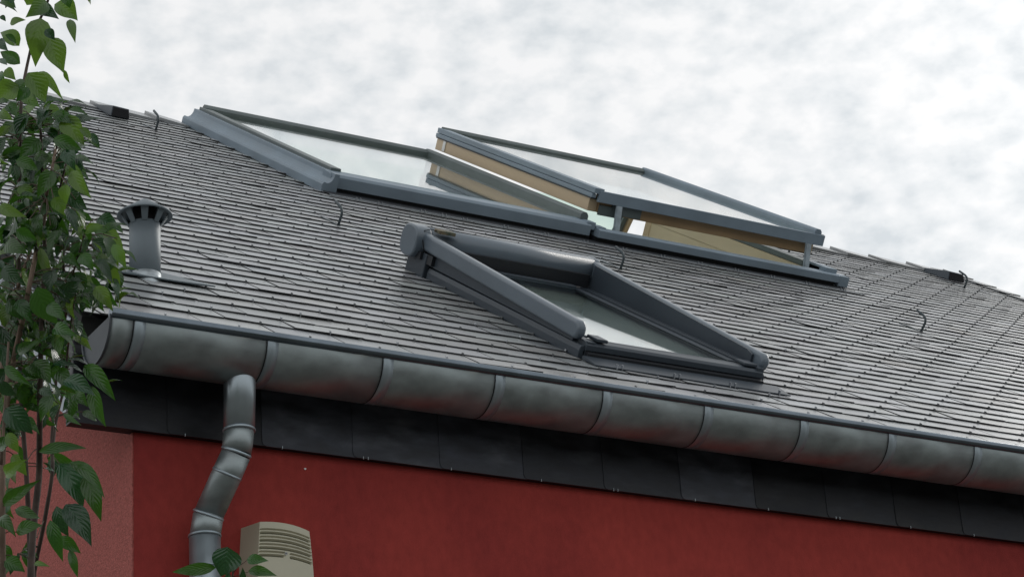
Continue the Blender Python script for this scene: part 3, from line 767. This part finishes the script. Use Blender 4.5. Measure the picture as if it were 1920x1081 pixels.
# awning box: rounded D profile
def dprof(s_=1.0, cy=V1 + .055, cz=.112):
    P = []
    for k in range(40):                                   # squarish rounded section
        a = 2 * math.pi * k / 40; c, q = math.cos(a), math.sin(a)
        P.append((cy + s_ * .062 * math.copysign(abs(c) ** .75, c), cz + s_ * .056 * math.copysign(abs(q) ** .75, q)))
    return P
b = MB(); b.prism(dprof(), 'x', U0 + .0, U1 + .012, smooth=True); abox = put3(b.build('awning_box', 'roller_grey'))
b = MB(); b.prism(dprof(1.07), 'x', U0 - .066, U0 - .001); o = b.build('end_cap', 'roller_grey', bevel=.008, bseg=4); o.parent = abox
b = MB(); b.prism(dprof(1.02), 'x', U1 + .013, U1 + .035); o = b.build('end_cap', 'roller_grey', bevel=.006, bseg=3); o.parent = abox
b = MB(); b.box(U0 - .034, U0 - .002, V1 - .06, V1 + .09, -.01, .085); put3(b.build('box_support', 'anthracite', bevel=.004))
b = MB(); b.box(U0 - .045, U0 - .004, V1 - .03, V1 + .03, .058, .085); b.box(U0 - .030, U0 - .010, V1 - .10, V1 - .03, .05, .085); put3(b.build('hinge_block', 'anthracite_dark'))
b = MB(); b.box(U0 + .03, U1 - .023, V1 - .03, V1 + .0, .06, .110); put3(b.build('inner_apron', 'anthracite_dark'))
b = MB(); b.box(U0 + .032, U1 - .032, V0 + .087, V1 - .036, .026, .034); put3(b.build('blind', 'blind'))
b = MB(); b.box(U0 + .004, U0 + .075, V1 - .035, V1 + .004, .162, .175); put3(b.build('spirit_block', 'mossy', bevel=.002))
b = MB()
pts = [(U0 + .008, V1 - .02, .168), (U0 - .010, V1 + .0, .170), (U0 - .034, V1 + .004, .160), (U0 - .040, V1 - .008, .130), (U0 - .036, V1 - .03, .095), (U0 - .03, V1 - .05, .075)]
b.tube(pts, .0016, n=6); put3(b.build('cable', 'black'))
b = MB(); b.box(U0 + .033, U1 - .033, V0 + .06, V1 - .04, -.45, -.12); 
put3(b.build('shaft', 'lining'))

# ------------------------------------------------------------------ shrub in front of the gable
FPX = 4373.35
def px(x, y, d):
    """a point seen by the camera at pixel (x, y) of the 1920 px photo, d metres deep"""
    return CAM + (AX * ((x - 960) / FPX) - UP * ((y - 540) / FPX) + FW) * d
class Leaves:
    def __init__(s):
        s.bm = bmesh.new(); s.uv = s.bm.loops.layers.uv.new('UVMap'); s.tone = s.bm.loops.layers.float_color.new('tone')
    def leaf(s, p0, p1, wd, nrm, arch=.12, fold=.25, mi=0, side=0.0, k=1.0):
        ax = p1 - p0; Ln = ax.length; ax = ax / Ln
        nrm = (nrm - ax * nrm.dot(ax)); nrm = nrm.normalized() if nrm.length > 1e-4 else Vector((0, 0, 1))
        sd_ = ax.cross(nrm); NT, NS = 9, 3
        ph, ph2 = rnd.uniform(0, 6), rnd.uniform(0, 6); wave = rnd.uniform(.02, .055) * wd
        rows = []
        for i in range(NT + 1):
            t = i / NT
            prof = math.sin(math.pi * t ** .72) ** .9 * (1 - .38 * t * t) * 1.06
            if i == NT: prof = 0.0
            if i == 0: prof = .03
            c = p0 + ax * Ln * t + nrm * (arch * Ln * 4 * t * (1 - t) - .10 * arch * Ln * t) + sd_ * (side * Ln * math.sin(math.pi * t))
            row = []
            for j in range(-NS, NS + 1):
                q = j / NS; hw = wd / 2 * prof
                lift = fold * abs(q) ** 1.3 * hw + wave * math.sin(t * 9 + ph + (2 if q > 0 else 0)) * abs(q)
                row.append((s.bm.verts.new(c + sd_ * (q * hw * (1 - .12 * fold)) + nrm * lift), q, t))
            rows.append(row)
        k *= rnd.uniform(.5, 1.15); c = (rnd.uniform(.75, 1.35) * k, k, rnd.uniform(.7, 1.2) * k, 1)
        for A, B in zip(rows, rows[1:]):
            for a, b_, c_, d in zip(A, A[1:], B[1:], B):
                f = s.bm.faces.new((a[0], b_[0], c_[0], d[0])); f.smooth = True; f.material_index = mi
                for l, q in zip(f.loops, (a, b_, c_, d)): l[s.uv].uv = (q[1], q[2]); l[s.tone] = c
    def stalk(s, a, b_, r=.0011):
        n = 5; t = (b_ - a).normalized(); x = t.cross(Vector((0.3, .9, .2))).normalized(); y = t.cross(x)
        mid = (a + b_) / 2 + Vector((0, 0, .12 * (b_ - a).length))
        R_ = [[s.bm.verts.new(p + r * (math.cos(2 * math.pi * j / n) * x + math.sin(2 * math.pi * j / n) * y)) for j in range(n)] for p in (a, mid, b_)]
        for A, B in zip(R_, R_[1:]):
            for j in range(n):
                f = s.bm.faces.new((A[j], A[(j + 1) % n], B[(j + 1) % n], B[j])); f.material_index = 3
                for l in f.loops: l[s.tone] = (1, 1, 1, 1); l[s.uv].uv = (.5, .5)
    def build(s, name, par):
        me = bpy.data.meshes.new(name); s.bm.to_mesh(me); s.bm.free()
        for k in ('leaf', 'leaf_y', 'leaf_b', 'twig'): me.materials.append(M[k])
        o = bpy.data.objects.new(name, me); sc.collection.objects.link(o)
        o.parent = par; o.matrix_parent_inverse = Matrix.Translation(-Vector(par.location)); return o

base = px(60, 1081, 4.75); base.z = GZ
shrub = empty('shrub', base); tag(shrub, 'tall leafy green shrub with thin brown stems at the left, in front of the gable', 'shrub')
def shpart(o): o.parent = shrub; o.matrix_parent_inverse = Matrix.Translation(-Vector(shrub.location)); return o
stems = [  # pixel paths (1920 px photo), depth, radii, material
    ([(92, -40), (92, 0), (66, 55), (50, 125), (40, 180), (37, 260), (36, 400), (34, 560), (40, 760), (52, 920), (58, 1081)], 4.70, (.0020, .0060), 'bark'),
    ([(76, 236), (78, 290), (82, 380), (84, 470), (80, 560), (77, 625), (75, 740), (74, 840), (74, 890), (62, 990), (57, 1081)], 4.62, (.0025, .0082), 'bark'),
    ([(104, 280), (97, 320), (88, 350), (85, 400), (74, 445), (62, 500), (54, 542), (40, 610), (24, 680), (12, 760), (4, 840), (3, 960), (5, 1081)], 4.55, (.0025, .0080), 'bark_light'),
    ([(120, 470), (118, 560), (107, 690), (96, 830), (100, 880), (84, 975), (68, 1050), (62, 1081)], 4.78, (.0020, .0055), 'bark'),
    ([(58, 470), (32, 540), (28, 575), (8, 640), (2, 720)], 4.66, (.003, .006), 'bark_light'),
    ([(140, 560), (128, 640), (122, 720), (104, 790), (98, 850)], 4.72, (.0016, .0035), 'bark'),
    ([(125, 300), (118, 330), (104, 380), (92, 410)], 4.60, (.0016, .003), 'bark'),
    ([(160, 430), (150, 470), (134, 520), (122, 600)], 4.66, (.0014, .0028), 'twig'),
    ([(16, 640), (9, 770), (2, 870)], 4.5, (.0025, .0035), 'bark_light'),
]
stem_pts = []
for path, d, (ra, rb), m_ in stems:
    ps = []
    dd = d
    for i, (x, y) in enumerate(path):
        ps.append(px(x, y, dd + .05 * math.sin(i * 1.3 + d * 9)))
    if path[-1][1] >= 1081:
        lp = ps[-1]; ps += [lp + Vector((.01, .01, -.9)), Vector((base.x + rnd.uniform(-.08, .08), base.y + rnd.uniform(-.08, .08), GZ))]
    sm = []
    for a, c in zip(ps, ps[1:]):
        for k in range(3): sm.append(a.lerp(c, k / 3))
    sm.append(ps[-1])
    sm = [sm[0]] + [(sm[i - 1] + sm[i] * 2 + sm[i + 1]) / 4 for i in range(1, len(sm) - 1)] + [sm[-1]]
    n_ = len(sm); b = MB(); b.tube(sm, [ra + (rb - ra) * (i / (n_ - 1)) ** .8 + rnd.uniform(-.0003, .0003) for i in range(n_)], n=8)
    shpart(b.build('stem', m_)); stem_pts += [(p, d) for p in sm[:-4]]

LV = Leaves()
def pleaf(x0, y0, x1, y1, w_, mi=None, d=None, arch=None, lv=LV, stalk=True, wild=0.0):
    d0 = d if d is not None else rnd.uniform(4.42, 4.72)
    a, c = px(x0, y0, d0), px(x1, y1, d0 + rnd.uniform(-.03, .02))
    wm = w_ / FPX * d0
    nr = (-FW * (1 - wild * .7) + UP * (rnd.uniform(.2, .7) + wild * rnd.uniform(-.3, 1.1)) + AX * (rnd.uniform(-.45, .45) + wild * rnd.uniform(-.9, .9))).normalized()
    mi_ = mi if mi is not None else rnd.choices((0, 1, 2), (6, 1, 4))[0]
    lv.leaf(a, c, wm * 1.12, nr, arch=arch if arch is not None else rnd.uniform(.04, .26), fold=rnd.uniform(.1, .5), mi=mi_, side=rnd.uniform(-.06, .06))
    if stalk and stem_pts and lv is LV:
        q = min(stem_pts, key=lambda s_: (s_[0] - a).length)[0]
        if (q - a).length < .075: lv.stalk(a, q)
T = [  # big leaves of the top spray, then the outline, traced from the photo (doubled pixels)
 (175,5,95,66,62,1),(205,15,292,78,78,1),(262,72,283,162,34,1),(135,42,222,72,62,2),(150,68,133,250,88,1),(185,138,240,276,84,1),(242,262,262,312,16,1),
 (72,172,0,120,58,1),(76,238,0,192,50,0),(68,318,-8,372,84,1),(105,272,172,386,88,1),(148,268,238,376,34,1),(-5,8,66,46,22,0),(38,88,96,74,32,1),(-10,392,42,380,30,0),
 (322,-16,339,18,12,1),(10,-10,60,30,40,0),(60,-20,20,30,44,2),(120,-30,100,20,50,1),(20,130,60,170,30,0),(-6,150,30,190,40,2),(60,300,100,350,46,0),(20,260,60,300,40,1),(110,330,60,380,44,0),(240,-20,262,30,40,0),(170,110,205,150,36,2),(-10,280,24,330,50,0),(30,390,66,440,44,0),(0,420,50,450,44,1),(118,160,128,190,34,2),(-8,222,28,244,26,2),(0,60,22,80,20,2),(170,52,140,20,40,1),
 (85,360,150,402,48,1),(100,425,66,520,64,2),(165,398,232,450,50,1),(195,425,292,470,48,0),(235,440,316,545,76,1),(200,520,312,566,52,0),(250,560,284,640,58,2),
 (298,480,344,530,34,1),(338,512,375,556,26,0),(255,412,334,436,20,0),(268,640,344,744,52,1),(250,690,250,766,46,1),(200,740,246,808,50,1),(250,780,292,872,42,2),
 (-5,772,100,812,44,1),(-4,510,44,470,34,1),(22,515,-4,592,52,2),(6,592,112,556,42,0),(60,600,146,640,48,0),(130,580,206,612,40,0),(320,872,398,844,36,1),(292,850,308,904,26,1),
 (345,900,410,960,54,2),(380,918,442,1034,56,1),(424,914,472,1006,44,1),(372,968,424,1064,34,2),(150,926,206,1086,36,1),(20,912,106,948,60,0),(238,958,302,1004,44,0),
 (298,958,352,1012,52,0),(418,1000,452,1090,44,1),(250,620,330,700,46,1),(200,640,140,740,60,0),(120,760,60,850,60,2),(160,700,240,760,60,0),(60,860,140,900,50,0),
 (100,980,190,1040,60,0),(10,1000,90,1060,56,2),(330,500,374,548,28,2),(190,800,262,880,56,0),(110,820,170,900,56,1),(230,860,180,960,46,0)]
for t in T: pleaf(*[q / 2 for q in t[:5]], mi=t[5], d=rnd.uniform(4.40, 4.60))
T2 = [(0,140,42,306,46,2),(-4,205,24,326,44,2),(356,-6,424,86,52,1),(138,-4,218,136,88,0),(18,290,118,362,40,0),(118,198,200,264,50,0),(66,242,152,196,40,0),(316,288,434,420,64,0),
 (238,346,358,404,66,2),(346,366,398,520,52,0),(148,378,208,424,36,2),(56,352,152,452,62,0),(18,450,124,546,80,2),(28,540,72,616,44,1),(146,612,326,598,40,0),(222,655,312,826,86,2),
 (262,650,394,786,50,0),(318,700,380,874,66,0),(212,815,258,930,52,2),(246,808,344,966,84,2),(188,868,236,1024,50,0),(218,932,304,992,46,0),(262,978,292,1085,32,0),(60,912,162,888,50,0),
 (56,828,152,862,44,0),(8,812,152,716,50,0),(48,620,102,702,46,1),(16,1022,94,1062,58,0),(128,1030,188,1042,20,1),(-4,348,62,402,44,2),(238,470,308,514,22,0),(278,398,330,442,52,0),
 (424,-20,446,48,30,2),(0,600,60,560,50,0),(20,700,100,640,50,1),(10,480,60,560,60,2),(90,300,160,340,50,0),(200,150,290,180,50,0),(180,60,250,120,50,0),
 (30,40,90,120,50,0),(60,480,20,600,50,0),(190,400,150,500,50,0),(-6,860,60,930,50,0),(0,960,50,1030,50,0)]
for t in T2: pleaf(t[0] / 2, 540 + t[1] / 2, t[2] / 2, 540 + t[3] / 2, t[4] / 2, mi=t[5], d=rnd.uniform(4.36, 4.60))
# the mass of smaller leaves, in clumps along the stems
clumps = [(95, 600, 40, 50, 26), (70, 680, 50, 60, 26), (115, 520, 40, 40, 20), (35, 560, 40, 60, 20), (185, 450, 26, 26, 14), (200, 520, 24, 40, 18), (165, 560, 30, 34, 18), (150, 640, 36, 40, 18), (180, 700, 22, 40, 8), (60, 700, 50, 50, 18), (110, 760, 40, 30, 8), (40, 600, 40, 40, 20), (110, 400, 50, 50, 20), (60, 420, 50, 50, 20), (140, 350, 28, 50, 14), (70, 205, 50, 25, 10), (95, 235, 60, 38, 34), (60, 290, 70, 45, 40), (120, 300, 42, 40, 22), (40, 370, 50, 50, 30), (95, 370, 48, 45, 30), (30, 460, 50, 45, 32),
          (90, 450, 45, 45, 28), (150, 455, 28, 30, 10), (170, 500, 36, 36, 18), (195, 480, 22, 30, 8), (60, 540, 60, 40, 34), (130, 540, 45, 40, 22), (110, 600, 55, 42, 30),
          (50, 620, 45, 40, 14), (160, 610, 28, 34, 12), (130, 680, 45, 36, 14), (30, 730, 36, 50, 16), (20, 820, 30, 50, 10), (85, 680, 40, 30, 8), (130, 740, 36, 30, 7), (20, 920, 26, 40, 6),
          (90, 860, 30, 30, 4), (30, 1040, 30, 30, 7), (10, 300, 30, 60, 16), (10, 560, 25, 60, 10)]
for cx, cy, sx, sy, n_ in clumps:
    for _ in range(int(n_ * 1.15)):
        x, y = rnd.gauss(cx, sx * .55), rnd.gauss(cy, sy * .6)
        if x > 212 + 14 * (430 < y < 600) or y < 190 or (x > 150 and y < 400) or (x > 138 and 570 < y < 705): continue
        a = rnd.gauss(math.pi / 2 - .25, .85); l = rnd.uniform(20, 60)
        pleaf(x, y, x + l * math.cos(a), y + l * math.sin(a) * .9, l * rnd.uniform(.38, .62), d=rnd.uniform(4.5, 5.0), wild=1.0)
LV.build('foliage', shrub)

# small sprig rising in front of the downpipe
sp0 = px(432, 1120, 4.7); sb_ = Vector((sp0.x, sp0.y, GZ))
sprig = empty('young_shrub', sb_); tag(sprig, 'small leafy sprig with a heart shaped leaf in front of the downpipe', 'plant')
def sppart(o): o.parent = sprig; o.matrix_parent_inverse = Matrix.Translation(-Vector(sprig.location)); return o
b = MB(); b.tube([px(437, 1060, 4.7), px(437, 1072, 4.7), px(434, 1095, 4.7), sp0 + Vector((0, 0, -.3)), sb_], [.0016, .002, .002, .003, .005], n=7)
for q in ([(437, 1074), (445, 1062), (463, 1049)], [(436, 1080), (450, 1076), (467, 1070)], [(434, 1084), (420, 1072), (404, 1062)], [(437, 1066), (433, 1058), (427, 1040)]):
    b.tube([px(x, y, 4.7) for x, y in q], .0009, n=5)
sppart(b.build('stem', 'twig'))
LS = Leaves()
for t in [(427, 1024, 414, 1080, 54, 2, .05), (405, 1062, 322, 1071, 22, 0, .16), (463, 1047, 504, 1050, 20, 0, .10), (466, 1069, 520, 1078, 20, 0, .14), (452, 1090, 455, 1062, 12, 2, .03),
          (424, 1100, 430, 1068, 18, 2, .03), (410, 1100, 440, 1090, 20, 0, .05)]:
    pleaf(*t[:5], mi=t[5], d=4.69, arch=t[6], lv=LS)
LS.build('foliage', sprig)
